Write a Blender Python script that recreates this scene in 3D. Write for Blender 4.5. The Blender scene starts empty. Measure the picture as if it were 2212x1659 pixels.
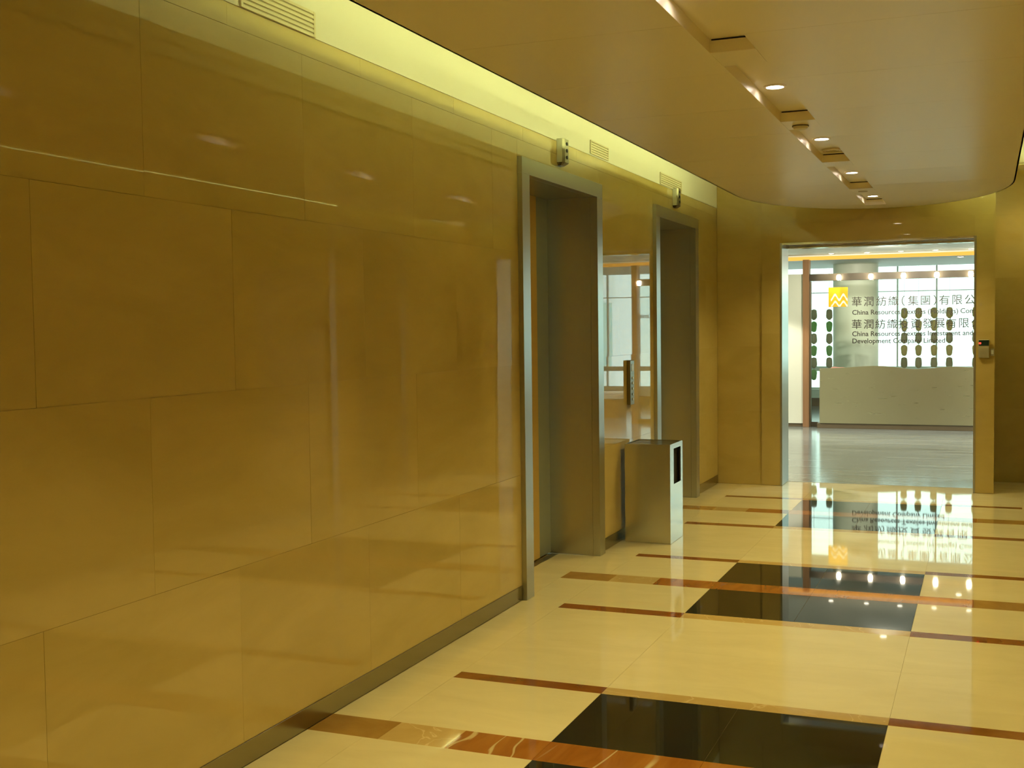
import bpy, bmesh, math, random
from mathutils import Vector, Matrix
random.seed(7)
S = bpy.context.scene
COL = S.collection

# ------------------------------------------------------------------ camera
yaw, pitch, roll, fpx = 0.38588, -0.04760, -0.01260, 2522.9
fw = Vector((-math.sin(yaw)*math.cos(pitch), math.cos(yaw)*math.cos(pitch), math.sin(pitch)))
rt = Vector((math.cos(yaw), math.sin(yaw), 0)); up = rt.cross(fw)
r2 = rt*math.cos(roll) + up*math.sin(roll); u2 = up*math.cos(roll) - rt*math.sin(roll)
cd = bpy.data.cameras.new('camera'); cam = bpy.data.objects.new('camera', cd); COL.objects.link(cam)
cam.matrix_world = Matrix(((r2.x, u2.x, -fw.x, 2.3629), (r2.y, u2.y, -fw.y, 0.0), (r2.z, u2.z, -fw.z, 1.5), (0, 0, 0, 1)))
cd.sensor_width = 36; cd.lens = fpx/2212*36; cd.clip_start = 0.02; cd.clip_end = 300
S.camera = cam

# ------------------------------------------------------------------ world, exposure
S.view_settings.view_transform = 'Standard'; S.view_settings.look = 'None'
S.view_settings.gamma = 1; S.view_settings.use_curve_mapping = False
S.view_settings.exposure = 0.0
w = bpy.data.worlds.new('daylight'); S.world = w; w.use_nodes = True
bg = w.node_tree.nodes['Background']; bg.inputs[0].default_value = (0.80, 1.0, 0.93, 1); bg.inputs[1].default_value = 3.0
S.cycles.use_denoising = True
S.cycles.max_bounces = 12; S.cycles.diffuse_bounces = 7; S.cycles.glossy_bounces = 6; S.cycles.transparent_max_bounces = 12
S.cycles.sample_clamp_indirect = 6.0
S.cycles.caustics_reflective = False; S.cycles.caustics_refractive = False

WARM = (1.0, 0.79, 0.30)
COVE = (0.90, 0.98, 0.36)
DOWN_W, COVE_E, REC_W = 93.0, 60.0, 150.0

# ------------------------------------------------------------------ materials
def mat(name, col, rough=0.5, metal=0.0, spec=0.5, emit=None, estr=0.0, ior=1.5, vary=0.0):
    m = bpy.data.materials.new(name); m.use_nodes = True
    b = m.node_tree.nodes['Principled BSDF']
    b.inputs['Base Color'].default_value = (*col, 1); b.inputs['Roughness'].default_value = rough
    b.inputs['Metallic'].default_value = metal; b.inputs['IOR'].default_value = ior
    b.inputs['Specular IOR Level'].default_value = spec
    if emit: b.inputs['Emission Color'].default_value = (*emit, 1); b.inputs['Emission Strength'].default_value = estr
    return m
def nod(m, t, **kw):
    n = m.node_tree.nodes.new(t)
    for k, v in kw.items(): setattr(n, k, v)
    return n
def stone(name, c1, c2, rough, scale, stretch=(1, 1, 1), vein=None, vein_w=0.02, vscale=3.0, per=0.06, ior=1.5, detail=6):
    m = mat(name, c1, rough, ior=ior); L = m.node_tree.links; b = m.node_tree.nodes['Principled BSDF']
    geo = nod(m, 'ShaderNodeNewGeometry'); mp = nod(m, 'ShaderNodeMapping'); mp.inputs['Scale'].default_value = stretch
    oi = nod(m, 'ShaderNodeObjectInfo')
    ad = nod(m, 'ShaderNodeVectorMath', operation='MULTIPLY_ADD')
    cmb = nod(m, 'ShaderNodeCombineXYZ')
    for i in range(3): L.new(oi.outputs['Random'], cmb.inputs[i])
    L.new(cmb.outputs[0], ad.inputs[0]); ad.inputs[1].default_value = (17, 9, 23); L.new(geo.outputs['Position'], ad.inputs[2])
    L.new(ad.outputs[0], mp.inputs['Vector'])
    n = nod(m, 'ShaderNodeTexNoise'); n.inputs['Scale'].default_value = scale; n.inputs['Detail'].default_value = detail
    n.inputs['Roughness'].default_value = 0.6; n.inputs['Distortion'].default_value = 0.6
    L.new(mp.outputs[0], n.inputs['Vector'])
    r = nod(m, 'ShaderNodeValToRGB'); r.color_ramp.elements[0].position = 0.3; r.color_ramp.elements[1].position = 0.7
    r.color_ramp.elements[0].color = (*c1, 1); r.color_ramp.elements[1].color = (*c2, 1)
    L.new(n.outputs['Fac'], r.inputs['Fac']); out = r.outputs['Color']
    if vein:
        n2 = nod(m, 'ShaderNodeTexNoise'); n2.inputs['Scale'].default_value = vscale; n2.inputs['Detail'].default_value = 3
        n2.inputs['Distortion'].default_value = 1.2; L.new(mp.outputs[0], n2.inputs['Vector'])
        a = nod(m, 'ShaderNodeMath', operation='SUBTRACT'); a.inputs[1].default_value = 0.5; L.new(n2.outputs['Fac'], a.inputs[0])
        ab = nod(m, 'ShaderNodeMath', operation='ABSOLUTE'); L.new(a.outputs[0], ab.inputs[0])
        rr = nod(m, 'ShaderNodeMapRange'); rr.inputs['From Min'].default_value = vein_w; rr.inputs['From Max'].default_value = vein_w*0.4
        L.new(ab.outputs[0], rr.inputs['Value'])
        mx = nod(m, 'ShaderNodeMix', data_type='RGBA'); mx.inputs[7].default_value = (*vein, 1)
        L.new(rr.outputs[0], mx.inputs[0]); L.new(out, mx.inputs[6]); out = mx.outputs[2]
    hs = nod(m, 'ShaderNodeHueSaturation')
    v = nod(m, 'ShaderNodeMapRange'); v.inputs['To Min'].default_value = 1-per; v.inputs['To Max'].default_value = 1+per
    L.new(oi.outputs['Random'], v.inputs['Value']); L.new(v.outputs[0], hs.inputs['Value']); L.new(out, hs.inputs['Color'])
    L.new(hs.outputs[0], b.inputs['Base Color'])
    return m
def brushed(name, col, rough, scale=(1, 1, 120), amp=0.10):
    m = mat(name, col, rough, metal=1.0); L = m.node_tree.links; b = m.node_tree.nodes['Principled BSDF']
    geo = nod(m, 'ShaderNodeNewGeometry'); mp = nod(m, 'ShaderNodeMapping'); mp.inputs['Scale'].default_value = scale
    n = nod(m, 'ShaderNodeTexNoise'); n.inputs['Scale'].default_value = 4; n.inputs['Detail'].default_value = 4
    L.new(geo.outputs['Position'], mp.inputs[0]); L.new(mp.outputs[0], n.inputs['Vector'])
    r = nod(m, 'ShaderNodeMapRange'); r.inputs['To Min'].default_value = max(rough-amp, .02); r.inputs['To Max'].default_value = rough+amp
    L.new(n.outputs['Fac'], r.inputs[0]); L.new(r.outputs[0], b.inputs['Roughness'])
    return m
def glass(name, tint=(0.93, 0.97, 0.95), ior=1.45):
    m = bpy.data.materials.new(name); m.use_nodes = True; nt = m.node_tree; nt.nodes.clear()
    o = nt.nodes.new('ShaderNodeOutputMaterial'); t = nt.nodes.new('ShaderNodeBsdfTransparent'); g = nt.nodes.new('ShaderNodeBsdfGlossy')
    f = nt.nodes.new('ShaderNodeFresnel'); mx = nt.nodes.new('ShaderNodeMixShader')
    t.inputs[0].default_value = (*tint, 1); g.inputs['Roughness'].default_value = 0.0; f.inputs[0].default_value = ior
    nt.links.new(f.outputs[0], mx.inputs[0]); nt.links.new(t.outputs[0], mx.inputs[1]); nt.links.new(g.outputs[0], mx.inputs[2])
    nt.links.new(mx.outputs[0], o.inputs[0]); return m
def translucent(name, col):
    m = bpy.data.materials.new(name); m.use_nodes = True; nt = m.node_tree; b = nt.nodes['Principled BSDF']
    b.inputs['Base Color'].default_value = (*col, 1); b.inputs['Roughness'].default_value = 0.5
    t = nt.nodes.new('ShaderNodeBsdfTranslucent'); t.inputs[0].default_value = (*col, 1); mx = nt.nodes.new('ShaderNodeMixShader')
    mx.inputs[0].default_value = 0.55; nt.links.new(b.outputs[0], mx.inputs[1]); nt.links.new(t.outputs[0], mx.inputs[2])
    nt.links.new(mx.outputs[0], nt.nodes['Material Output'].inputs[0]); return m
def glow(name, col, s):
    m = bpy.data.materials.new(name); m.use_nodes = True; nt = m.node_tree; nt.nodes.clear()
    o = nt.nodes.new('ShaderNodeOutputMaterial'); e = nt.nodes.new('ShaderNodeEmission')
    e.inputs[0].default_value = (*col, 1); e.inputs[1].default_value = s; nt.links.new(e.outputs[0], o.inputs[0]); return m

M = {
 'wall': stone('wall limestone', (0.47, 0.365, 0.13), (0.545, 0.43, 0.17), 0.014, 1.6, (1, 0.7, 2.0), per=0.015, ior=1.53),
 'floor': stone('floor limestone', (0.74, 0.67, 0.42), (0.82, 0.75, 0.49), 0.03, 2.2, (1, 2.4, 1), per=0.012),
 'red': stone('red marble', (0.29, 0.095, 0.012), (0.42, 0.17, 0.03), 0.03, 5.0, (2.2, 0.45, 1), vein=(0.60, 0.46, 0.24), vein_w=0.006, vscale=0.8, per=0.06),
 'redplain': stone('plain red marble', (0.29, 0.095, 0.012), (0.42, 0.17, 0.03), 0.03, 4.0, (2.2, 0.6, 1), per=0.06),
 'redthin': stone('dark red marble', (0.19, 0.062, 0.010), (0.29, 0.105, 0.020), 0.03, 5.0, per=0.08),
 'brown': stone('brown marble', (0.36, 0.20, 0.05), (0.46, 0.27, 0.075), 0.03, 5.0, per=0.12),
 'tan': stone('tan marble', (0.52, 0.36, 0.14), (0.62, 0.46, 0.20), 0.03, 5.0, vein=(0.68, 0.52, 0.28), vein_w=0.006, per=0.08),
 'black': stone('black granite', (0.012, 0.011, 0.009), (0.022, 0.020, 0.014), 0.025, 40, per=0.1),
 'steel': brushed('brushed steel', (0.50, 0.52, 0.50), 0.30, (9, 9, 0.3), 0.008),
 'mirror': mat('mirror steel', (0.62, 0.55, 0.36), 0.04, metal=1.0),
 'doorsteel': mat('blue grey door steel', (0.52, 0.60, 0.60), 0.3, metal=0.7),
 'goldreflection': mat('door steel with painted gold reflection', (0.80, 0.58, 0.20), 0.32, metal=0.3),  # gold colour painted in for the lobby's reflection on the door
 'skirt': mat('steel baseboard', (0.34, 0.31, 0.22), 0.22, metal=1.0),
 'binsteel': brushed('bin steel', (0.66, 0.66, 0.60), 0.24, (9, 9, 0.3), 0.008),
 'ceil': mat('ceiling metal', (0.90, 0.84, 0.66), 0.33, metal=0.0, spec=0.4),
 'white': mat('white plaster', (0.80, 0.78, 0.70), 0.7),
 'dark': mat('dark void', (0.012, 0.011, 0.009), 0.8),
 'joint': mat('joint mortar', (0.42, 0.325, 0.115), 0.6),
 'vent': mat('painted grille', (0.74, 0.68, 0.50), 0.5),
 'ventdark': mat('grille shadow gap', (0.52, 0.46, 0.30), 0.8),
 'tube': glow('cove tube', COVE, COVE_E),
 'bulb': glow('downlight bulb', (1.0, 0.86, 0.72), 30),
 'ring': mat('downlight trim', (0.75, 0.68, 0.52), 0.35),
 'red_led': glow('red led', (1.0, 0.05, 0.03), 3.0),
 'screen': mat('display glass', (0.012, 0.03, 0.025), 0.15),
 'plastic': mat('beige plastic', (0.40, 0.38, 0.28), 0.45),
 'button': mat('pale button', (0.62, 0.66, 0.62), 0.3),
 'panelmetal': mat('dark call panel steel', (0.22, 0.20, 0.14), 0.3, metal=0.8),
 'rfloor': stone('reception floor', (0.14, 0.16, 0.15), (0.34, 0.385, 0.355), 0.15, 3.0, (0.3, 3.2, 1), per=0.02),
 'rceil': mat('reception ceiling', (0.66, 0.68, 0.62), 0.6),
 'rwhite': mat('reception white wall', (0.74, 0.74, 0.60), 0.55),
 'brownwood': stone('brown timber post', (0.26, 0.13, 0.055), (0.34, 0.18, 0.08), 0.35, 3, (6, 6, 0.5), per=0.02),
 'darkwood': mat('dark brown rail', (0.13, 0.095, 0.05), 0.4),
 'rail': mat('dark bronze rail', (0.055, 0.042, 0.024), 0.5),
 'deskmetal': brushed('brushed brass desk', (0.54, 0.49, 0.32), 0.30, (1, 1, 14), 0.07),
 'desktop': mat('desk top', (0.45, 0.47, 0.42), 0.3),
 'column': mat('round column plaster', (0.86, 0.86, 0.72), 0.45),
 'winframe': mat('white window frame', (0.82, 0.86, 0.82), 0.4),
 'glass': glass('clear glass'),
 'orange': glow('orange light strip', (1.0, 0.48, 0.08), 1.35),
 'whitebulb': glow('rail lamp', (1.0, 0.90, 0.64), 38.0),
 'dimbulb': glow('small recessed bulb', (1.0, 0.93, 0.70), 9.0),
 'letters': mat('bronze letters', (0.045, 0.036, 0.02), 0.4, metal=0.2),
 'yellow': mat('yellow plaque', (0.74, 0.40, 0.004), 0.4, emit=(0.9, 0.5, 0.0), estr=0.0),
 'cream': mat('cream wave', (0.92, 0.86, 0.62), 0.45),
 'bead_tan': translucent('tan bead', (0.74, 0.60, 0.33)),
 'bead_taupe': translucent('taupe bead', (0.58, 0.50, 0.35)),
 'bead_green': translucent('green bead', (0.40, 0.62, 0.26)),
 'cord': mat('cord', (0.5, 0.47, 0.36), 0.6),
 'pink': mat('pink cloth', (0.72, 0.34, 0.27), 0.8),
 'paper': mat('white paper', (0.85, 0.85, 0.85), 0.7),
 'bluegrey': mat('blue grey folder', (0.34, 0.46, 0.44), 0.5),
 'fac_white': mat('facade spandrel', (0.9, 0.92, 0.9), 0.7),
 'fac_glass': mat('facade glazing', (0.42, 0.66, 0.60), 0.25),
 'threshold': mat('threshold steel', (0.42, 0.40, 0.33), 0.3, metal=1.0),
 'chrome': mat('polished track', (0.78, 0.78, 0.74), 0.12, metal=1.0),
}

# ------------------------------------------------------------------ builders
def link(o, parent=None):
    COL.objects.link(o)
    if parent is not None: o.parent = parent
    return o
def struct(o, kind='structure'):
    o['kind'] = kind; return o
def tag(o, label, cat, group=None):
    o['label'] = label; o['category'] = cat
    if group: o['group'] = group
    return o
def empty(name, loc, label, cat, group=None):
    o = bpy.data.objects.new(name, None); o.empty_display_size = 0.1; o.location = loc
    link(o); return tag(o, label, cat, group)
def bm_box(bm, a, b, bev=0.0):
    x0, y0, z0 = a; x1, y1, z1 = b
    vs = [bm.verts.new(p) for p in ((x0,y0,z0),(x1,y0,z0),(x1,y1,z0),(x0,y1,z0),(x0,y0,z1),(x1,y0,z1),(x1,y1,z1),(x0,y1,z1))]
    for f in ((0,3,2,1),(4,5,6,7),(0,1,5,4),(1,2,6,5),(2,3,7,6),(3,0,4,7)): bm.faces.new([vs[i] for i in f])
def bm_prism(bm, pts, axis, a, b):
    """polygon pts (2D) extruded along axis from a to b"""
    def P(p, t):
        return {'z': (p[0], p[1], t), 'x': (t, p[0], p[1]), 'y': (p[0], t, p[1])}[axis]
    v0 = [bm.verts.new(P(p, a)) for p in pts]; v1 = [bm.verts.new(P(p, b)) for p in pts]
    n = len(pts); bm.faces.new(v0); bm.faces.new(v1)
    for i in range(n): bm.faces.new((v0[i], v0[(i+1) % n], v1[(i+1) % n], v1[i]))
def bm_lathe(bm, prof, c, seg=24, cap=True):
    rings = []
    for r, z in prof:
        rings.append([bm.verts.new((c[0]+r*math.cos(2*math.pi*k/seg), c[1]+r*math.sin(2*math.pi*k/seg), c[2]+z)) for k in range(seg)])
    for a, b in zip(rings, rings[1:]):
        for k in range(seg): bm.faces.new((a[k], a[(k+1) % seg], b[(k+1) % seg], b[k]))
    if cap:
        bm.faces.new(rings[0]); bm.faces.new(rings[-1])
def finish(name, bm, m, parent=None, loc=None, smooth=False, bevel=0.0):
    bmesh.ops.recalc_face_normals(bm, faces=bm.faces)
    if bevel:
        bmesh.ops.bevel(bm, geom=list(bm.edges), offset=bevel, segments=1, affect='EDGES', clamp_overlap=True)
    me = bpy.data.meshes.new(name); bm.to_mesh(me); bm.free()
    me.materials.append(m)
    if smooth:
        for p in me.polygons: p.use_smooth = True
        try: me.set_sharp_from_angle(angle=math.radians(40))
        except Exception: pass
    o = bpy.data.objects.new(name, me); link(o, parent)
    if loc is not None: o.location = loc
    return o
def box(name, a, b, m, parent=None, bevel=0.0):
    """box between world corners a and b; object origin at its centre; world position kept under an empty parent at parent's loc"""
    c = [(p+q)/2 for p, q in zip(a, b)]
    bm = bmesh.new(); bm_box(bm, [p-q for p, q in zip(a, c)], [p-q for p, q in zip(b, c)])
    o = finish(name, bm, m, parent, None, bevel=bevel)
    off = world_of(parent)
    o.location = [p-q for p, q in zip(c, off)]
    return o
def world_of(o):
    v = Vector((0, 0, 0))
    while o is not None: v = v + o.location; o = o.parent
    return v
_cache = {}
def piece(name, a, b, m, parent, tilt=0.0, bevel=0.0):
    """stone piece sharing mesh data with alike pieces"""
    d = tuple(round(q-p, 3) for p, q in zip(a, b)); key = (name, d, m.name)
    if key not in _cache:
        bm = bmesh.new(); bm_box(bm, [-x/2 for x in d], [x/2 for x in d])
        bmesh.ops.recalc_face_normals(bm, faces=bm.faces)
        if bevel: bmesh.ops.bevel(bm, geom=list(bm.edges), offset=bevel, segments=1, affect='EDGES')
        me = bpy.data.meshes.new(name); bm.to_mesh(me); bm.free(); me.materials.append(m); _cache[key] = me
    o = bpy.data.objects.new(name, _cache[key]); link(o, parent)
    o.location = Vector([(p+q)/2 for p, q in zip(a, b)]) - world_of(parent)
    if tilt: o.rotation_euler = [random.uniform(-tilt, tilt) for _ in range(3)]
    return o
def shape(name, bm, m, parent=None, smooth=False, bevel=0.0):
    """bm is in world coordinates; shift so that it stays put under parent"""
    off = world_of(parent)
    bmesh.ops.translate(bm, vec=-off, verts=bm.verts)
    return finish(name, bm, m, parent, None, smooth, bevel)

# ------------------------------------------------------------------ dimensions
W = 2.88                         # corridor width
YB, YE, YT = -3.2, 11.01, 11.32  # back wall, end wall, threshold
ZC, ZU = 2.53, 2.90              # hung ceiling, soffit above it
ZJ = [0.085, 0.695, 1.302, 1.913, 2.527, 2.603]
ELEV = [(5.93, 7.36), (8.71, 10.12)]
FH = 2.432
DX0, DX1, DZ = 0.607, 2.262, 2.238   # doorway
PX0, PX1, PZ = 0.418, 2.432, 2.438   # portal surround
G = 0.0007                       # half joint

# ------------------------------------------------------------------ side walls
def subtract(y0, y1, z0, z1, holes):
    """split a panel rectangle around the elevator openings"""
    out = [(y0, y1, z0, z1)]
    for a, b in holes:
        nxt = []
        for (p, q, s, t) in out:
            if q <= a or p >= b or s >= FH: nxt.append((p, q, s, t)); continue
            if p < a: nxt.append((p, a, s, t))
            if q > b: nxt.append((b, q, s, t))
            if t > FH + 0.02: nxt.append((max(p, a), min(q, b), FH, t))
        out = nxt
    return [r for r in out if r[1]-r[0] > 0.01 and r[3]-r[2] > 0.01]
def side_wall(name, x, sx, yend, holes):
    bm = bmesh.new()
    segs = [YB-0.1] + [v for h in holes for v in h] + [yend]
    for i in range(len(segs)-1):
        zlo = 0.0 if i % 2 == 0 else FH
        a = (x-sx*0.12, segs[i], zlo); b = (x-sx*0.004, segs[i+1], ZU)
        bm_box(bm, [min(p, q) for p, q in zip(a, b)], [max(p, q) for p, q in zip(a, b)])
    wl = struct(shape(name, bm, M['joint']))
    a = (x-sx*0.004, YB, 2.606); b = (x-sx*0.0005, yend, ZU)
    box('plaster_band', [min(p, q) for p, q in zip(a, b)], [max(p, q) for p, q in zip(a, b)], M['white'], wl)
    for r in range(5):
        start = -3.88 if r % 2 == 0 else -3.42
        y = start
        while y < yend:
            ya, yb = max(y, YB), min(y+0.9, yend); y += 0.9
            if yb-ya < 0.02: continue
            for (p, q, s, t) in subtract(ya, yb, ZJ[r], ZJ[r+1], holes):
                a = (x-sx*0.004, p+G, s+G); b = (x, q-G, t-G)
                piece('stone_panel', [min(u, v) for u, v in zip(a, b)], [max(u, v) for u, v in zip(a, b)], M['wall'], wl, tilt=0.0006)
    return wl
wall_left = side_wall('wall_left', 0.0, 1, YE, ELEV)
wall_right = side_wall('wall_right', W, -1, 11.85, ELEV[1:])
def skirting(x, sx, yend, name, holes):
    e = [YB] + [v for h in holes for v in (h[0]-0.004, h[1]+0.004)] + [yend-0.004]
    for (p, q) in zip(e[::2], e[1::2]):
        a = (x-sx*0.0035, p, 0.002); b = (x+sx*0.0012, q, 0.083)
        struct(box(name, [min(u, v) for u, v in zip(a, b)], [max(u, v) for u, v in zip(a, b)], M['skirt'], bevel=0.0015))
skirting(0.0, 1, YE, 'baseboard_left', ELEV); skirting(W, -1, 11.85, 'baseboard_right', ELEV[1:])

# ------------------------------------------------------------------ end wall with portal
bm = bmesh.new()
bm_box(bm, (-0.1, YE+0.004, 0), (DX0-0.02, YT, ZU)); bm_box(bm, (DX0-0.02, YE+0.004, DZ+0.02), (DX1+0.02, YT, ZU))
bm_box(bm, (DX1+0.02, YE+0.004, 0), (PX1-0.02, 11.95, ZU)); bm_box(bm, (PX1-0.02, 11.854, 0), (W+0.1, 11.95, ZU))
wall_end = struct(shape('wall_end', bm, M['joint']))
def endpiece(x0, x1, z0, z1, y=YE, d=0.004, n='stone_panel'):
    piece(n, (x0+G, y, z0+G), (x1-G, y+d, z1-G), M['wall'], wall_end, tilt=0.0005)
for z0, z1 in zip([0.002, 0.695, 1.302, 1.913, PZ], [0.695, 1.302, 1.913, PZ, ZU]):
    endpiece(0.002, PX0, z0, z1)
for x0, x1 in ((PX0, 1.43), (1.43, PX1)): endpiece(x0, x1, PZ, ZU)
# portal surround stands a little proud
def portal(x0, x1, z0, z1):
    piece('portal_slab', (x0+G, YE-0.014, z0+G), (x1-G, YE+0.004, z1-G), M['wall'], wall_end, tilt=0.0003)
portal(PX0, DX0-0.004, 0.002, 1.42); portal(PX0, DX0-0.004, 1.42, PZ)
portal(DX1+0.004, PX1, 0.002, 1.42); portal(DX1+0.004, PX1, 1.42, PZ)
portal(DX0-0.004, DX1+0.004, DZ+0.004, PZ)
for z0, z1 in zip([0.002, 0.695, 1.302, 1.913, PZ+.06], [0.695, 1.302, 1.913, PZ+.06, ZU]):
    endpiece(PX1+0.002, W-0.002, z0, z1, 11.85)
    piece('stone_panel', (PX1-0.022, YE+0.03, z0+G), (PX1, 11.848, z1-G), M['wall'], wall_end)
# steel lining of the doorway
def lining(n, a, b): return struct(box(n, a, b, M['steel'], bevel=0.001))
lining('trim_1', (DX0-0.018, YE-0.016, 0.002), (DX0, YT+0.05, DZ+0.018))
lining('trim_2', (DX1, YE-0.016, 0.002), (DX1+0.018, YT+0.05, DZ+0.018))
tr = struct(box('trim_3', (DX0+0.001, YE-0.016, DZ), (DX1-0.001, YT+0.05, DZ+0.018), M['chrome'], bevel=0.001))
box('door_track', (DX0+0.002, YT-0.10, DZ-0.022), (DX1-0.002, YT-0.075, DZ-0.001), M['chrome'], tr)
box('door_track', (DX0+0.002, YT-0.03, DZ-0.022), (DX1-0.002, YT-0.005, DZ-0.001), M['chrome'], tr)
# back wall behind the camera
bm = bmesh.new(); bm_box(bm, (-0.1, YB-0.12, 0), (W+0.1, YB-0.004, ZU)); wall_back = struct(shape('wall_back', bm, M['joint']))
for r in range(5):
    for x0, x1 in ((0.03, 0.96), (0.96, 1.92), (1.92, W-0.03)):
        piece('stone_panel', (x0+G, YB-0.004, (0.002 if r == 0 else ZJ[r])+G), (x1-G, YB, ZJ[r+1]-G), M['wall'], wall_back)

# ------------------------------------------------------------------ lobby floor, laid stone by stone
bm = bmesh.new(); bm_box(bm, (-0.5, YB-0.1, -0.12), (W+0.5, YT, -0.005)); bm_box(bm, (2.425, YT, -0.12), (W+0.5, 11.955, -0.005))
floor = struct(shape('floor', bm, M['joint']))
Y0, P = 4.5945, 2.8233
o1, o2, o3, o4, o5 = -0.0891, -0.6813, -0.8745, -1.4767, -1.5800
XA, XB, XM, XC, XD = 0.241, 0.909, 1.470, 2.032, 2.640
FG = 0.0003
def tile(n, x0, x1, y0, y1, m, t=0.0002):
    y0 = max(y0, YB); y1 = min(y1, YT-0.012)
    if y1-y0 < 0.01: return
    g_ = 0.0010 if m == 'black' else FG
    piece(n, (x0+g_, y0+FG, -0.005), (x1-g_, y1-FG, 0.0), M[m], floor, tilt=t)
for g in range(-3, 4):
    b = Y0 + g*P
    # thin strips: red outside, tan beside the black granite
    for (ya, yb) in ((b+o1, b), (b+o5, b+o4)):
        tile('border_slab', 0.0, XA, ya, yb, 'floor'); tile('border_slab', XD, W, ya, yb, 'floor')
        tile('red_strip', XA, XB, ya, yb, 'redthin'); tile('red_strip', XC, XD, ya, yb, 'redthin'); tile('tan_strip', XB, XC, ya, yb, 'tan')
    # wide strip: brown at the ends, red in the middle
    ya, yb = b+o3, b+o2
    for x0, x1, m, n in ((0.0, 0.30, 'brown', 'brown_strip'), (0.30, 0.57, 'tan', 'tan_strip'), (0.57, XB, 'red', 'red_strip'),
                         (XB, XM, 'red', 'red_strip'), (XM, XC, 'red', 'red_strip'), (XC, 2.31, 'red', 'red_strip'), (2.31, W, 'brown', 'brown_strip')):
        if m == 'red' and g != 0: m = 'redplain'
        tile(n, x0, x1, ya, yb, m)
    # black granite with beige slabs either side
    for (ya, yb) in ((b+o2, b+o1), (b+o4, b+o3)):
        for x0, x1 in ((0.0, XA), (XA, XB), (XC, XD), (XD, W)): tile('beige_slab', x0, x1, ya, yb, 'floor')
        tile('black_slab', XB, XM, ya, yb, 'black'); tile('black_slab', XM, XC, ya, yb, 'black')
    # plain field up to the next group
    ya, yb = b, b+P+o5
    if g == 2: yb = min(yb, YT)
    ym = (ya+yb)/2
    for (p, q) in ((ya, ym), (ym, yb)):
        for x0, x1 in ((0.0, XA), (XA, XB), (XB, XC), (XC, XD), (XD, W)): tile('beige_slab', x0, x1, p, q, 'floor')
# recess floor right of the portal
piece('beige_slab', (PX1, YT-0.01, -0.005), (W, 11.85, 0.0), M['floor'], floor)
struct(box('trim_4', (DX0, YT-0.012, -0.012), (DX1, YT+0.012, 0.001), M['threshold']))

# ------------------------------------------------------------------ hung ceiling
EL, ER, YC0, YC1 = 0.512, 2.552, 9.30, 10.965
SX0, SX1 = 1.388, 1.560
def outline(n=40):
    cx, rx, ry = (EL+ER)/2, (ER-EL)/2, YC1-YC0
    pts = [(EL, YB+0.01)]
    for k in range(n+1):
        t = math.pi*(1-k/n); pts.append((cx+rx*math.cos(t), YC0+ry*math.sin(t)))
    pts.append((ER, YB+0.01)); return pts
def clip(poly, xa, xb, ya, yb):
    def half(ps, f):
        out = []
        for i in range(len(ps)):
            p, q = ps[i], ps[(i+1) % len(ps)]; fp, fq = f(p), f(q)
            if fp >= 0: out.append(p)
            if (fp >= 0) != (fq >= 0):
                t = fp/(fp-fq); out.append((p[0]+t*(q[0]-p[0]), p[1]+t*(q[1]-p[1])))
        return out
    for f in (lambda p: p[0]-xa, lambda p: xb-p[0], lambda p: p[1]-ya, lambda p: yb-p[1]):
        poly = half(poly, f)
        if len(poly) < 3: return []
    return poly
OUT = outline()
bm = bmesh.new(); bm_prism(bm, OUT, 'z', 2.592, 2.602)
ceiling = struct(shape('ceiling', bm, M['white']))
def cpanel(n, poly):
    if len(poly) < 3: return
    bm = bmesh.new(); bm_prism(bm, poly, 'z', ZC, ZC+0.016); bmesh.ops.remove_doubles(bm, verts=bm.verts, dist=1e-5)
    return shape(n, bm, M['ceil'], ceiling)
SEAM = 0.82; y = 5.01-SEAM*11
while y < YC1:
    ya, yb = max(y, YB+0.02)+0.0012, y+SEAM-0.0012; y += SEAM
    if yb <= YB: continue
    cpanel('metal_panel', clip(OUT, EL, SX0-0.001, ya-0.2, yb-0.2)); cpanel('metal_panel', clip(OUT, SX1+0.001, ER, ya, yb))
# slot compartments with flush bridges between them
COMP = [(-1.85, -0.46), (-0.22, 1.17), (1.41, 2.80), (3.04, 4.43), (4.68, 6.07), (6.34, 7.70), (7.93, 9.30), (9.74, 10.62)]
edges = [YB+0.02] + [v for c in COMP for v in c] + [11.0]
for i in range(0, len(edges), 2):
    cpanel('bridge_panel', clip(OUT, SX0, SX1, edges[i]+(0.004 if i else 0), edges[i+1]-0.004))
for ya, yb in COMP:
    bm = bmesh.new(); t = 0.003; zt = ZC+0.052
    bm_box(bm, (SX0-t, ya-t, ZC+0.0005), (SX0, yb+t, zt)); bm_box(bm, (SX1, ya-t, ZC+0.0005), (SX1+t, yb+t, zt))
    bm_box(bm, (SX0, ya-t, ZC+0.0005), (SX1, ya, zt)); bm_box(bm, (SX0, yb, ZC+0.0005), (SX1, yb+t, zt)); bm_box(bm, (SX0-t, ya-t, zt), (SX1+t, yb+t, zt+t))
    shape('slot_box', bm, M['ceil'], ceiling)
    box('shadow_gap', (SX0+0.006, yb-0.003, zt-0.006), (SX1-0.006, yb-0.0005, zt-0.001), M['dark'], ceiling)
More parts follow.
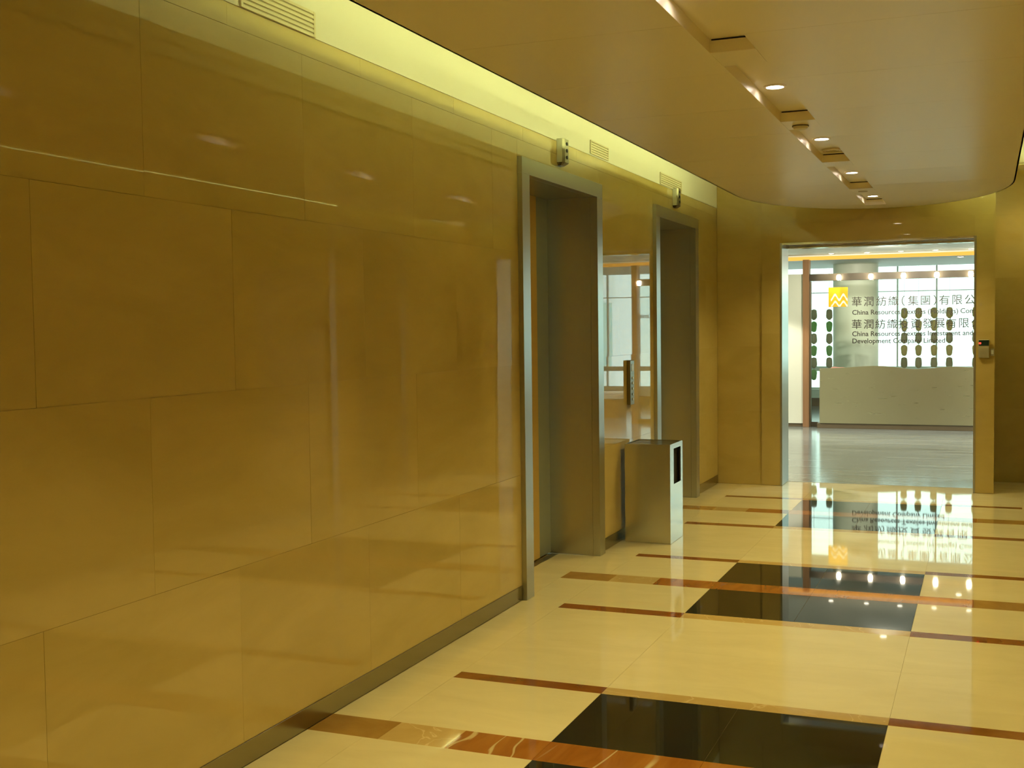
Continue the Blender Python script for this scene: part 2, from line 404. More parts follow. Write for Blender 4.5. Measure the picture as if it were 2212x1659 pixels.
# lip of the ceiling tray
bm = bmesh.new(); lo = outline(40); n = len(lo)
ins = [(p[0]+(0.012 if i == 0 else 0.0), p[1]) for i, p in enumerate(lo)]
cx, cy = (EL+ER)/2, YC0
rings = []
for i, p in enumerate(lo):
    if p[1] <= YC0: d = Vector((1 if p[0] < cx else -1, 0))
    else: d = Vector((cx-p[0], cy-p[1])).normalized()
    q = (p[0]+d.x*0.010, p[1]+d.y*0.010)
    rings.append([bm.verts.new((p[0], p[1], ZC)), bm.verts.new((p[0], p[1], 2.650)), bm.verts.new((q[0], q[1], 2.650)), bm.verts.new((q[0], q[1], ZC))])
for a, b in zip(rings, rings[1:]):
    for k in range(4): bm.faces.new((a[k], a[(k+1) % 4], b[(k+1) % 4], b[k]))
shape('edge_lip', bm, M['ceil'], ceiling, smooth=True)
# soffit over the tray
struct(box('ceiling', (-0.1, YB-0.1, ZU), (W+0.1, 11.95, ZU+0.05), M['white']))

# downlights in the slot
def spot(name, loc, power, ang, col, parent, blend=0.6, size=0.035):
    d = bpy.data.lights.new(name, 'SPOT'); d.energy = power; d.color = col; d.spot_size = math.radians(ang); d.spot_blend = blend
    d.shadow_soft_size = size
    o = bpy.data.objects.new(name, d); link(o, parent); o.location = loc; return o
DLY = [-1.05, 0.58, 2.20, 3.80, 5.416, 7.043, 8.694, 10.36]
SEEN = {3: 'round ceiling downlight cut by the top edge of the picture', 4: 'largest whole round downlight, in the slot next after the one cut by the top edge',
        5: 'round downlight in the ceiling slot that also holds a concentric speaker grille', 6: 'small round downlight in the second compartment from the end of the ceiling slot',
        7: 'smallest round downlight in the last ceiling compartment nearest the lit doorway'}
for i, y in enumerate(DLY):
    z = ZC+0.052
    d = empty('downlight', (1.468, y, z), SEEN.get(i, 'round ceiling downlight in a slot compartment behind the viewer'), 'light', 'downlights in the ceiling slot')
    bm = bmesh.new(); bm_lathe(bm, [(0.052, 0), (0.052, -0.004), (0.040, -0.006), (0.040, -0.001)], (1.468, y, z), 32, cap=False)
    shape('trim_ring', bm, M['ring'], d, smooth=True)
    bm = bmesh.new(); bm_lathe(bm, [(0.040, -0.002), (0.030, -0.0035), (0.012, -0.0045)], (1.468, y, z), 24)
    shape('bulb', bm, M['bulb'], d, smooth=True)
    spot('lamp', (0, 0, -0.012), DOWN_W, {6: 114, 7: 128}.get(i, 102), WARM, d)

niche_fill = empty('downlight', (2.66, 11.42, ZU), 'added downlight, out of view, to brighten the niche right of the doorway', 'light')  # unseen lamp, added only to brighten the niche
bm = bmesh.new(); bm_lathe(bm, [(0.05, -0.001), (0.05, -0.006), (0.040, -0.008)], (2.66, 11.42, ZU), 24); shape('trim_ring', bm, M['ring'], niche_fill)
spot('lamp', (0, 0, -0.02), 9.0, 120, WARM, niche_fill)

# smoke detector and speaker grille in the ceiling slot
sd = empty('smoke_detector', (1.468, 6.205, ZC), 'small round smoke detector on the ceiling bridge between two slot compartments', 'detector')
bm = bmesh.new(); bm_lathe(bm, [(0.040, 0), (0.042, -0.004), (0.034, -0.020), (0.020, -0.026)], (1.468, 6.205, ZC), 28); shape('body', bm, M['ring'], sd, smooth=True)
bm = bmesh.new(); bm_lathe(bm, [(0.0425, -0.0045), (0.0425, -0.009)], (1.468, 6.205, ZC), 28, cap=False); shape('sensor_slot', bm, M['dark'], sd)
sp = empty('ceiling_speaker', (1.475, 7.50, ZC+0.052), 'round concentric speaker grille behind a downlight in the ceiling slot', 'speaker')
for k, r in enumerate((0.066, 0.050, 0.034)):
    bm = bmesh.new(); bm_lathe(bm, [(r, -0.001), (r, -0.012+0.002*k), (r-0.008, -0.014+0.002*k), (r-0.008, -0.001)], (1.475, 7.50, ZC+0.052), 32, cap=False)
    shape('grille_ring', bm, M['ring'], sp, smooth=True)
bm = bmesh.new(); bm_lathe(bm, [(0.066, -0.0008), (0.03, -0.002)], (1.475, 7.50, ZC+0.052), 32); shape('grille_back', bm, M['dark'], sp)
sd2 = empty('sprinkler_cap', (1.468, 9.50, ZC), 'pale round cap on the ceiling bridge just before the last downlight', 'sprinkler')
bm = bmesh.new(); bm_lathe(bm, [(0.036, 0), (0.034, -0.006), (0.012, -0.010)], (1.468, 9.50, ZC), 24); shape('cap', bm, M['ring'], sd2, smooth=True)

# cove tubes lying on the tray, hidden by its lip
def tube(y0, y1, x, z=2.695, zb=(2.6025, 2.685)):
    t = empty('fluorescent_tube', (x, y0, z), 'fluorescent tube hidden in the light cove beside the stone wall', 'light', 'tubes hidden in the ceiling coves')
    bm = bmesh.new(); v = []
    for yy in (y0, y1): v.append([bm.verts.new((x+0.008*math.cos(k*math.pi/3), yy, z+0.008*math.sin(k*math.pi/3))) for k in range(6)])
    for k in range(6): bm.faces.new((v[0][k], v[0][(k+1) % 6], v[1][(k+1) % 6], v[1][k]))
    bm.faces.new(v[0]); bm.faces.new(v[1])
    shape('tube', bm, M['tube'], t)
    box('batten', (x-0.012, y0, zb[0]), (x+0.012, y1, zb[1]), M['white'], t)
for y0, y1 in ((3.45, 4.85), (4.90, 6.30), (6.35, 7.75), (7.80, 9.20), (9.25, 9.85)):
    tube(y0, y1, 0.76); tube(y0, y1, 2.32)
tube(9.90, 10.45, 2.12)
tube(10.3, 11.2, 2.84, 2.85, (2.862, 2.898))
for y0, y1 in ((-2.6, -1.2), (-0.9, 0.5)):
    tube(y0, y1, 0.76); tube(y0, y1, 2.32)

# air grilles high on the left wall
for i, (y0, y1, z0, z1, lab) in enumerate(((3.40, 3.866, 2.606, 2.70, 'slotted air grille high on the left wall nearest the viewer'),
                                   (7.20, 7.57, 2.615, 2.70, 'slotted air grille on the left wall above the gap between the elevators'),
                                   (8.93, 9.60, 2.61, 2.70, 'slotted air grille on the left wall above the second elevator'))):
    g = empty('air_grille', (0.0, (y0+y1)/2, z0), lab, 'vent', 'slotted air grilles high on the left wall')
    box('back_plate', (0.0006, y0, z0), (0.002, y1, z1), M['ventdark'], g)
    n = 5; h = (z1-z0)/(n+0.5)
    for k in range(n+1):
        box('slat', (0.002, y0, z0+k*h), (0.007, y1, z0+k*h+h*0.62), M['vent'], g)
    for yy in (y0, y1): box('end_bar', (0.002, yy-0.006, z0), (0.008, yy+0.006, z1), M['vent'], g)

# ------------------------------------------------------------------ elevators
def elevator(y0, y1, x, sx, label):
    e = empty('elevator_doorway', (x, (y0+y1)/2, 0), label, 'elevator', 'steel framed elevator doorways')
    def b(n, xa, xb, ya, yb, za, zb, m, bev=0.001):
        xa, xb = x+sx*xa, x+sx*xb
        return box(n, (min(xa, xb), ya, za), (max(xa, xb), yb, zb), M[m], e, bev)
    j = 0.112
    # jambs: face plate plus deep reveal
    for ya, yb in ((y0, y0+j), (y1-j, y1)):
        b('jamb', -0.02, 0.028, ya, yb, 0.001, FH-0.0905, 'steel')
    b('jamb_reveal', -0.37, -0.021, y0+j-0.03, y0+j, 0.001, FH-0.09, 'steel')
    b('jamb_reveal', -0.37, -0.021, y1-j, y1-j+0.03, 0.001, FH-0.09, 'steel')
    b('header', -0.02, 0.028, y0, y1, FH-0.09, FH, 'steel')
    b('header_soffit', -0.37, -0.021, y0+j-0.03, y1-j+0.03, FH-0.09, FH-0.06, 'steel')
    b('sill', -0.311, -0.262, y0+j+0.001, y1-j-0.001, -0.010, 0.001, 'threshold')
    seam = y1-0.325
    zd = FH-0.092
    b('door_panel', -0.338, -0.312, y0+j+0.001, seam-0.006, 0.010, zd, 'goldreflection')
    b('door_panel', -0.342, -0.316, seam+0.006, y1-j-0.001, 0.010, zd, 'doorsteel')
    # dark sheet added behind the doors to stop sky light at the seam
    b('seam_backing', -0.365, -0.345, y0+j+0.0005, y1-j-0.0005, -0.010, FH-0.091, 'dark', 0)
    # stone of the lobby floor running into the opening
    b('floor_slab', -0.262, -0.001, y0+j, y1-j, -0.012, 0.0, 'floor', 0)
    return e
elevator(*ELEV[0], 0.0, 1, 'steel elevator doorway in the left wall nearest the viewer, before the bin')
elevator(*ELEV[1], 0.0, 1, 'steel elevator doorway in the left wall behind the bin, farther from viewer')
elevator(*ELEV[1], W, -1, 'steel elevator doorway in the right wall, seen only as a wall reflection')

# indicator boxes over the elevators
def indicator(y, label):
    t = empty('hall_indicator', (0, y, 2.462), label, 'indicator', 'indicator boxes above the elevators')
    bm = bmesh.new(); h = 0.05
    pts = [(0.0005, y-h), (0.034, y-h), (0.046, y-h+0.015), (0.046, y+h-0.015), (0.034, y+h), (0.0005, y+h)]
    bm_prism(bm, pts, 'z', 2.478, 2.618); shape('housing', bm, M['panelmetal'], t, bevel=0.0015)
    bm = bmesh.new(); pts2 = [(0.0005, y-h), (0.034, y-h), (0.046, y-h+0.015), (0.046, y+h-0.015), (0.034, y+h), (0.0005, y+h)]
    v0 = [bm.verts.new((p[0], p[1], 2.4775)) for p in pts2]; v1 = [bm.verts.new((p[0]*0.5+0.0003, y+(p[1]-y)*0.6, 2.462)) for p in pts2]
    bm.faces.new(v0); bm.faces.new(v1)
    for k in range(6): bm.faces.new((v0[k], v0[(k+1) % 6], v1[(k+1) % 6], v1[k]))
    shape('lower_cap', bm, M['panelmetal'], t)
    box('side_plate', (0.0008, y-h-0.0015, 2.480), (0.033, y-h-0.0003, 2.616), M['button'], t)
    for k in range(3):
        z = 2.590-0.040*k
        bm = bmesh.new()
        v = [bm.verts.new((0.0462+dx, y+0.014*math.cos(a), z+0.011*math.sin(a))) for dx in (0, 0.003) for a in [q*math.pi/4 for q in range(8)]]
        bm.faces.new(v[:8]); bm.faces.new(v[8:])
        for q in range(8): bm.faces.new((v[q], v[(q+1) % 8], v[8+(q+1) % 8], v[8+q]))
        shape('indicator_lens', bm, M['dark'], t)
indicator(6.615, 'small indicator box with three dark lenses above the nearer elevator doorway')
indicator(9.375, 'small indicator box with three dark lenses above the farther elevator doorway')

# call panel between the elevators
cp = empty('call_panel', (0, 8.04, 0.945), 'tall dark metal elevator call panel with pale buttons on stone above the bin', 'call panel')
box('face_plate', (0.0006, 7.985, 0.945), (0.026, 8.085, 1.262), M['panelmetal'], cp, bevel=0.003)
box('display', (0.0262, 8.012, 1.185), (0.0285, 8.066, 1.235), M['button'], cp)
for k, z in enumerate((1.135, 1.10, 1.06, 1.02, 0.985)):
    bm = bmesh.new()
    v = [bm.verts.new((0.0262+dx, 8.04+0.013*math.cos(a), z+0.010*math.sin(a))) for dx in (0, 0.004) for a in [q*math.pi/5 for q in range(10)]]
    bm.faces.new(v[:10]); bm.faces.new(v[10:])
    for q in range(10): bm.faces.new((v[q], v[(q+1) % 10], v[10+(q+1) % 10], v[10+q]))
    shape('button', bm, M['button'], cp)

# ------------------------------------------------------------------ litter bin
bx0, bx1, by0, by1, bz = 0.034, 0.358, 7.80, 8.155, 0.688
lb = empty('litter_bin', ((bx0+bx1)/2, (by0+by1)/2, 0), 'boxy stainless steel litter bin with dark front opening between the elevators', 'bin')
bm = bmesh.new()
bm_box(bm, (bx0, by0, 0.002), (bx1, by0+0.004, bz)); bm_box(bm, (bx0, by1-0.004, 0.002), (bx1, by1, bz)); bm_box(bm, (bx0, by0+0.004, 0.002), (bx0+0.004, by1-0.004, bz))
bm_box(bm, (bx0+0.004, by0+0.004, 0.002), (bx1-0.004, by1-0.004, 0.008))
shape('body', bm, M['binsteel'], lb, bevel=0.0008)
oy0, oy1, oz0, oz1 = by0+0.10, by1-0.055, 0.405, 0.652
bm = bmesh.new()
bm_box(bm, (bx1-0.004, by0+0.004, 0.002), (bx1, by1-0.004, oz0)); bm_box(bm, (bx1-0.004, by0+0.004, oz1), (bx1, by1-0.004, bz))
bm_box(bm, (bx1-0.004, by0+0.004, oz0), (bx1, oy0, oz1)); bm_box(bm, (bx1-0.004, oy1, oz0), (bx1, by1-0.004, oz1))
shape('front_panel', bm, M['binsteel'], lb)
box('liner', (bx0+0.03, by0+0.02, 0.01), (bx1-0.03, by1-0.02, 0.66), M['dark'], lb)
bm = bmesh.new()
bm_box(bm, (bx0+0.004, by0+0.004, bz-0.022), (bx1-0.004, by1-0.004, bz-0.016))
shape('ash_tray', bm, M['mirror'], lb)
bm = bmesh.new()
for k in range(7):
    yy = by0+0.05+k*0.042; bm_box(bm, (bx0+0.02, yy, bz-0.0155), (bx1-0.02, yy+0.012, bz-0.004))
tray = shape('tray_grille', bm, M['binsteel'], lb)

# ------------------------------------------------------------------ key pad and switch beside the doorway
kp = empty('key_pad', (2.343, YE-0.014, 1.19), 'grey access key pad with dark display and red light right of the doorway', 'key pad')
box('housing', (2.300, YE-0.040, 1.192), (2.388, YE-0.0145, 1.350), M['plastic'], kp, bevel=0.003)
box('display', (2.303, YE-0.0425, 1.298), (2.385, YE-0.0402, 1.345), M['screen'], kp)
box('status_light', (2.304, YE-0.0455, 1.312), (2.322, YE-0.0427, 1.326), M['red_led'], kp)
for r in range(4):
    for c in range(3): box('key', (2.311+0.024*c, YE-0.0435, 1.205+0.0215*r), (2.329+0.024*c, YE-0.0402, 1.218+0.0215*r), M['plastic'], kp)
sw = empty('wall_switch', (2.413, YE-0.014, 1.205), 'small beige switch plate just right of the access key pad', 'switch')
box('plate', (2.397, YE-0.022, 1.207), (2.429, YE-0.0145, 1.272), M['plastic'], sw, bevel=0.002)
box('rocker', (2.403, YE-0.0255, 1.222), (2.423, YE-0.0222, 1.258), M['button'], sw)

# ================================================================== reception beyond the doorway
RX0, RX1, RY1 = -3.6, 7.8, 22.0
def away(x, y0, y1): return 2.363+(x-2.363)*y1/y0      # same line of sight at another depth
def lift(z, y0, y1): return 1.5+(z-1.5)*y1/y0
bm = bmesh.new(); bm_box(bm, (RX0, YT+0.012, -0.12), (2.42, 11.96, -0.001)); bm_box(bm, (RX0, 11.96, -0.12), (RX1, RY1+0.2, -0.001)); rfloor = struct(shape('floor', bm, M['rfloor']))
# front wall of the reception (back of the lobby wall) and side walls
bm = bmesh.new()
bm_box(bm, (RX0, YT+0.012, 0), (DX0-0.02, YT+0.10, 2.95)); bm_box(bm, (DX1+0.02, 11.952, 0), (RX1, 12.05, 2.95)); bm_box(bm, (DX0-0.02, YT+0.052, DZ+0.02), (DX1+0.02, YT+0.10, 2.95))
struct(shape('wall_inner', bm, M['rwhite']))
struct(box('wall_far_left', (RX0-0.1, YT, 0), (RX0, RY1+0.2, 2.95), M['rwhite'])); struct(box('wall_far_right', (RX1, 12.0, 0), (RX1+0.1, RY1+0.2, 2.95), M['rwhite']))
# stepped ceiling
bm = bmesh.new(); bm_box(bm, (RX0, YT+0.101, 2.495), (2.40, 12.06, 2.58)); bm_box(bm, (RX0, 12.06, 2.495), (RX1, 16.6, 2.58)); struct(shape('ceiling', bm, M['rceil'])); struct(box('ceiling', (RX0, 16.6, 2.515), (RX1, 17.62, 2.60), M['rceil']))
struct(box('ceiling', (RX0, 17.665, 2.447), (RX1, 20.4, 2.53), M['rceil'])); struct(box('ceiling', (RX0, 20.35, 2.86), (RX1, RY1+0.2, 2.94), M['rceil']))
struct(box('trim_5', (RX0, 20.35, 2.532), (RX1, 20.40, 2.86), M['rceil']))
ls = tag(box('light_strip', (RX0, 17.63, 2.445), (RX1, 17.662, 2.497), M['orange']), 'long glowing orange light strip across the reception ceiling', 'light')
# window wall
low = struct(box('wall_far', (RX0, RY1, 0), (RX1, RY1+0.15, 0.158), M['brownwood']))
SILL = 0.312
struct(box('trim_6', (RX0, RY1-0.12, 0.158), (RX1, RY1+0.15, SILL), M['winframe']))
xs = [RX0] + [away(v, 20, 22) for v in (-1.6, -0.45, 0.45, 1.02, 1.62, 2.70, 3.55, 4.35, 5.30, 6.3)] + [RX1]
for i, (a, b) in enumerate(zip(xs, xs[1:])):
    wn = struct(box('window_%d' % (i+1), (a+0.010, RY1+0.066, SILL+0.03), (b-0.010, RY1+0.072, 2.82), M['glass']))
    for n, A, B in (('stile', (a, RY1+0.03, SILL), (a+0.013, RY1+0.11, 2.86)), ('stile', (b-0.013, RY1+0.03, SILL), (b, RY1+0.11, 2.86)),
                    ('transom', (a+0.013, RY1+0.04, 0.642), (b-0.013, RY1+0.10, 0.73)), ('transom', (a+0.013, RY1+0.05, 2.07), (b-0.013, RY1+0.09, 2.085)),
                    ('rail', (a+0.013, RY1+0.03, 2.83), (b-0.013, RY1+0.11, 2.86)), ('rail', (a+0.013, RY1+0.03, SILL), (b-0.013, RY1+0.11, SILL+0.03))):
        box(n, A, B, M['winframe'], wn)
pd = bpy.data.lights.new('window_daylight', 'AREA'); pd.shape = 'RECTANGLE'; pd.size = RX1-RX0; pd.size_y = 2.6; pd.cycles.is_portal = True
po = bpy.data.objects.new('window_daylight', pd); link(po); po.location = ((RX0+RX1)/2, RY1+0.2, 1.57); po.rotation_euler = (math.radians(-90), 0, 0)
# round column in front of the windows
c = tag(finish('round_column', (lambda bm: (bm_lathe(bm, [(0.345, 0), (0.345, 2.447)], (0, 0, 0), 48), bm)[1])(bmesh.new()), M['column'], loc=(0.446, 19.2, 0), smooth=True),
        'pale round column behind the lettered glass screen', 'column')
# cream partition, brown post, rail with lamps, glass screen
cp_ = empty('cream_partition', (-1.5, 17.5, 0), 'cream partition wall left of the brown post in the reception', 'partition')
box('panel', (RX0+0.01, 17.50, 0.05), (-0.127, 17.62, 2.24), M['rwhite'], cp_); box('kick_plate', (RX0+0.01, 17.515, 0), (-0.135, 17.60, 0.05), M['darkwood'], cp_)
gs = empty('glass_screen', (1.3, 17.6, 0), 'tall clear glass screen framed by brown posts behind the reception desk', 'glass screen')
box('post', (-0.126, 17.46, 0.0), (-0.038, 17.64, 2.446), M['brownwood'], gs); box('post', (2.64, 17.46, 0), (2.728, 17.64, 2.446), M['brownwood'], gs)
box('side_strip', (-0.037, 17.50, 0.0), (-0.020, 17.62, 2.13), M['darkwood'], gs)
box('top_rail', (-0.037, 17.50, 2.135), (2.639, 17.62, 2.235), M['rail'], gs); box('bottom_rail', (-0.037, 17.55, 0.0), (2.639, 17.62, 0.07), M['darkwood'], gs)
for xa, xb in ((-0.019, 1.31), (1.312, 2.639)): box('pane', (xa, 17.580, 0.071), (xb, 17.592, 2.134), M['glass'], gs)
for k in range(6):
    x = 0.387+0.4433*k
    t = empty('rail_lamp', (x, 17.49, 2.17), 'small bright lamp on the brown rail above the sign, number %s from the left' % ('one', 'two', 'three', 'four', 'five', 'six')[k], 'light', 'lamps on the rail above the glass screen')
    box('bracket', (x-0.02, 17.475, 2.19), (x+0.02, 17.499, 2.225), M['darkwood'], t)
    bm = bmesh.new(); bm_lathe(bm, [(0.026, 0.03), (0.034, 0.0), (0.030, -0.034), (0.016, -0.046)], (x, 17.455, 2.18), 16); shape('bulb', bm, M['whitebulb'], t, smooth=True)
LABX = ('leftmost', 'second from left', 'middle', 'fourth from left', 'rightmost')
for k, x in enumerate((0.465, 0.918, 1.337, 1.76, 2.18)):
    x = away(x, 15.9, 17.3)
    t = empty('recessed_lamp', (x, 17.30, 2.515), 'tiny recessed lamp in the reception ceiling before the orange strip, %s of five' % LABX[k], 'light', 'tiny lamps before the orange strip')
    bm = bmesh.new(); bm_lathe(bm, [(0.05, 0), (0.05, -0.004), (0.038, -0.005)], (x, 17.30, 2.515), 20); shape('trim_ring', bm, M['ring'], t)
    bm = bmesh.new(); bm_lathe(bm, [(0.036, -0.0052), (0.02, -0.008)], (x, 17.30, 2.515), 16); shape('bulb', bm, M['dimbulb'], t)
    l = spot('lamp', (0, 0, -0.02), REC_W*0.22, 86, (1, 0.90, 0.68), t); l.rotation_euler = (math.radians(48), 0, 0)
for n, x, y, z, lab in (('recessed_lamp', away(1.317, 13.5, 15.4), 15.4, 2.495, 'lone small lamp in the dark front ceiling of the reception, nearest the doorway'),
                        ('recessed_lamp', away(2.033, 17.11, 17.95), 17.95, 2.447, 'flat lamp in the pale ceiling between orange strip and window, at right')):
    t = empty(n, (x, y, z), lab, 'light')
    bm = bmesh.new(); bm_lathe(bm, [(0.06, 0), (0.06, -0.006), (0.045, -0.008)], (x, y, z), 20); shape('trim_ring', bm, M['ring'], t)
    bm = bmesh.new(); bm_lathe(bm, [(0.043, -0.0082), (0.02, -0.012)], (x, y, z), 16); shape('bulb', bm, M['dimbulb'], t)
    l = spot('lamp', (0, 0, -0.03), REC_W*(1.5 if y < 16 else 0.8), 130, (1, 0.95, 0.8), t)
    if y < 16: l.rotation_euler = (math.radians(45), 0, 0)
for x, y in ((3.6, 13.4), (-1.2, 13.4), (5.6, 14.2), (4.4, 16.9), (-1.5, 16.2)):  # unseen spots without fixtures, added to brighten the reception
    d = bpy.data.lights.new('reception_fill', 'SPOT'); d.energy = REC_W*1.5; d.color = (1, 0.95, 0.82); d.spot_size = math.radians(130); d.shadow_soft_size = 0.05
    o = bpy.data.objects.new('reception_fill', d); link(o); o.location = (x, y, 2.42)

# desk with a wavy top edge
dk = empty('reception_desk', (1.2, 17.2, 0), 'long brushed brass reception desk with a wavy top edge', 'desk')
def wave(x):
    t = (x-0.135)/2.1
    return 0.868 + 0.030*math.exp(-((t-0.36)/0.17)**2) - 0.020*math.exp(-((t-0.62)/0.10)**2) + 0.016*math.exp(-((t-0.86)/0.08)**2) + 0.012*t
pts = [(0.135, 0.075)] + [(2.36, 0.075)]
tops = [(0.135+2.225*k/40, wave(0.135+2.225*k/40)) for k in range(41)]
bm = bmesh.new(); bm_prism(bm, pts+tops[::-1], 'y', 17.30, 17.33); shape('front_panel', bm, M['deskmetal'], dk)
box('counter', (0.14, 17.331, 0.70), (2.355, 17.545, 0.74), M['desktop'], dk); box('end_panel', (0.135, 17.331, 0.075), (0.16, 17.545, 0.699), M['deskmetal'], dk)
box('end_panel', (2.335, 17.331, 0.075), (2.36, 17.545, 0.699), M['deskmetal'], dk)
box('plinth', (0.10, 17.315, 0.0), (2.40, 17.54, 0.074), M['darkwood'], dk)
# things lying along the desk's back edge
def heap(name, x0, x1, h, y, m, label, cat):
    bm = bmesh.new(); n = 14; pr = []
    for i in range(n+1):
        t = i/n; x = x0+(x1-x0)*t; z = 0.741+h*(math.sin(math.pi*t)**0.55)*(0.9+0.1*math.sin(9*t))
        pr.append([bm.verts.new((x, y-0.05, 0.741)), bm.verts.new((x, y-0.035, z)), bm.verts.new((x, y+0.035, z+0.003)), bm.verts.new((x, y+0.05, 0.741))])
    for a, b in zip(pr, pr[1:]):
        for k in range(3): bm.faces.new((a[k], a[k+1], b[k+1], b[k]))
        bm.faces.new((a[3], a[0], b[0], b[3]))
    bm.faces.new(pr[0]); bm.faces.new(pr[-1])
    tag(shape(name, bm, M[m], smooth=True), label, cat)
heap('folded_cloth', 0.20, 0.56, 0.168, 17.42, 'pink', 'pink folded cloth on the left end of the reception desk', 'cloth')
heap('paper_pile', 0.58, 0.86, 0.170, 17.42, 'paper', 'white paper pile beside the pink cloth on the reception desk', 'papers')
heap('folder', 1.50, 1.98, 0.160, 17.44, 'bluegrey', 'blue grey folder in the dip of the wavy desk edge', 'folder')

# lettering on the glass
def text_mesh(name, body, size, loc, m, parent, depth=0.003, sx=1.0):
    cu = bpy.data.curves.new(name, 'FONT'); cu.body = body; cu.size = size; cu.extrude = depth; cu.align_x = 'LEFT'; cu.resolution_u = 3; cu.offset = size*(0.012 if len(body) > 1 else 0.003)
    t = bpy.data.objects.new(name, cu); COL.objects.link(t); bpy.context.view_layer.update()
    me = bpy.data.meshes.new_from_object(t.evaluated_get(bpy.context.evaluated_depsgraph_get()))
    bpy.data.objects.remove(t); me.name = name
    rot = Matrix.Rotation(math.radians(90), 4, 'X')
    me.transform(Matrix.Scale(sx, 4, (1, 0, 0))); me.transform(rot)
    me.materials.clear(); me.materials.append(m)
    o = bpy.data.objects.new(name, me); link(o, parent); o.location = Vector(loc)-world_of(parent); return o
YS = 17.575
sg = empty('wall_lettering', (0.56, YS, 1.2), 'dark bronze company lettering in Chinese and English on the glass screen', 'lettering')
PITCH = 0.1725
def cjk(s, xc0, zc, size=0.152):
    x = xc0
    for ch in s:
        if ch != ' ':
            o = text_mesh('character', ch, size, (0, YS, 0), M['letters'], sg)
            vs = [v.co for v in o.data.vertices]
            if vs:
                mx = (min(v.x for v in vs)+max(v.x for v in vs))/2; mz = (min(v.z for v in vs)+max(v.z for v in vs))/2
                full = ch not in '（）'
                o.location = Vector((x-mx, YS, zc-(mz if full else mz)))-world_of(sg)
        x += PITCH*(1.0 if ch not in '（）' else 0.66)
def row(chars, zc):
    for ch, x in chars:
        o = text_mesh('character', ch, 0.150, (0, YS, 0), M['letters'], sg)
        vs = [v.co for v in o.data.vertices]; mx = (min(v.x for v in vs)+max(v.x for v in vs))/2; mz = (min(v.z for v in vs)+max(v.z for v in vs))/2
        o.location = Vector((x-mx, YS, zc-mz))-world_of(sg)
K = 17.575/17.7
row([('華', 0.624), ('潤', 0.790), ('紡', 0.965), ('織', 1.130), ('（', 1.262), ('集', 1.398), ('團', 1.562), ('）', 1.690), ('有', 1.812), ('限', 1.985), ('公', 2.15), ('司', 2.31)], 1.824)
row([('華', 0.624), ('潤', 0.790), ('紡', 0.952), ('織', 1.115), ('投', 1.268), ('資', 1.432), ('發', 1.595), ('展', 1.752), ('有', 1.905), ('限', 2.075), ('公', 2.238), ('司', 2.40)], 1.497)
def words(line, size, x, z):
    cur = x
    for wd in line.split(' '):
        o = text_mesh('word', wd, size, (cur, YS, z), M['letters'], sg)
        cur += max(v.co.x for v in o.data.vertices) + size*0.27
words('China Resources Textiles (Holdings) Company Limited', 0.098, 0.558, 1.635)
words('China Resources Textiles Investment and', 0.098, 0.558, 1.325)
words('Development Company Limited', 0.098, 0.558, 1.222)
# yellow plaque with two cream wavy bands
pq = empty('logo_plaque', (0.363, 17.56, 1.75), 'square yellow plaque with two cream zigzag wave bands left of the lettering', 'plaque')
lx0, lx1, lz0, lz1 = 0.228, 0.500, 1.753, 2.036
box('board', (lx0, 17.552, lz0), (lx1, 17.578, lz1), M['yellow'], pq, bevel=0.002)
def zig(z0, amp, x0, x1, th):
    n = 48; top, bot = [], []
    for i in range(n+1):
        t = i/n; x = x0+(x1-x0)*t
        z = z0+amp*(0.5-0.5*math.cos(4*math.pi*t))
        top.append((x, min(z+th*0.5, lz1-0.003))); bot.append((x, max(z-th*0.5, lz0+0.002)))
    bm = bmesh.new()
    for i in range(n): 
        quad = [bot[i], bot[i+1], top[i+1], top[i]]
        bm_prism(bm, quad, 'y', 17.5485, 17.5518)
    bmesh.ops.remove_doubles(bm, verts=bm.verts, dist=1e-5)
    shape('wave_band', bm, M['cream'], pq)
zig(lz0+0.100, 0.075, lx0+0.035, lx1-0.002, 0.038); zig(lz0+0.012, 0.062, lx0+0.040, lx1-0.002, 0.034)

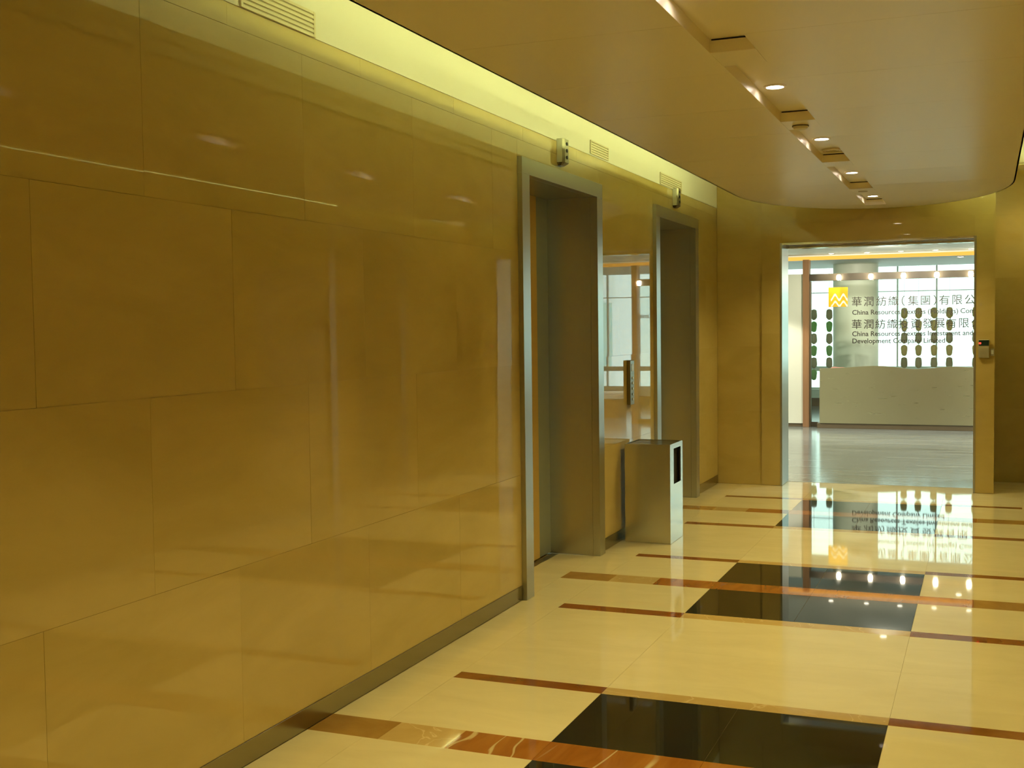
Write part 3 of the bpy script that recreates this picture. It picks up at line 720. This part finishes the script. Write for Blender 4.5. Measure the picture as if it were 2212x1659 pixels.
# hanging bead strings behind the glass
SPOS = [(-0.119, 'leftmost'), (0.114, 'second from left'), (1.215, 'third from left'), (1.420, 'fourth from left'), (1.640, 'fifth from left'), (1.855, 'sixth from left'), (2.22, 'seventh'), (2.52, 'rightmost')]
YBD = 21.3; BK = YBD/18.6; BP = 0.1865*BK
bead_cache = {}
def bead_mesh(kind, m):
    if (kind, m) not in bead_cache:
        bm = bmesh.new()
        prof = [(0.016, -0.083), (0.046, -0.052), (0.050, -0.02), (0.044, 0.055), (0.036, 0.074), (0.012, 0.083)] if kind == 0 else [(0.012, -0.083), (0.030, -0.074), (0.040, -0.05), (0.049, 0.03), (0.044, 0.062), (0.014, 0.083)]
        bm_lathe(bm, [(r*BK, z*BK) for r, z in prof], (0, 0, 0), 14); bmesh.ops.recalc_face_normals(bm, faces=bm.faces)
        me = bpy.data.meshes.new('bead'); bm.to_mesh(me); bm.free(); me.materials.append(M[m])
        for p in me.polygons: p.use_smooth = True
        bead_cache[(kind, m)] = me
    return bead_cache[(kind, m)]
for i, (x, lab) in enumerate(SPOS):
    x = away(x, 18.6, YBD)
    s = empty('bead_string', (x, YBD, 0.5), 'hanging string of large tapered beads behind the glass screen, %s' % lab, 'bead string', 'bead strings behind the glass screen')
    box('cord', (x-0.002, YBD-0.002, 0.50), (x+0.002, YBD+0.002, 2.86), M['cord'], s)
    for k in range(6):
        z = lift(1.652, 18.6, YBD)-BP*k
        m = ('bead_taupe' if k % 2 == 0 else 'bead_green') if i < 2 else (('bead_tan', 'bead_tan', 'bead_taupe', 'bead_tan', 'bead_taupe', 'bead_tan')[k])
        o = bpy.data.objects.new('bead', bead_mesh(k % 2, m)); link(o, s); o.location = Vector((x, YBD, z))-world_of(s)

# low seat seen only as a reflection in the side wall
st = empty('low_bench', (4.3, 18.0, 0), 'low white bench with brown base in the right part of the reception', 'bench')
box('seat', (3.2, 18.5, 0.30), (5.2, 19.0, 0.42), M['rwhite'], st, bevel=0.02); box('base', (3.25, 18.55, 0.0), (5.15, 18.95, 0.299), M['brownwood'], st)

# banded building across the street, seen through the right-hand windows
fb = empty('office_block', (15, 36, 0), 'pale banded office block outside the right reception windows', 'building')
for k in range(-3, 6):
    z = -9.2+3.6*k+8
    box('spandrel', (10.5, 36.0, z), (24, 42.0, z+1.1), M['fac_white'], fb)
    box('glazing', (10.6, 36.15, z+1.1), (23.9, 41.9, z+3.6), M['fac_glass'], fb)
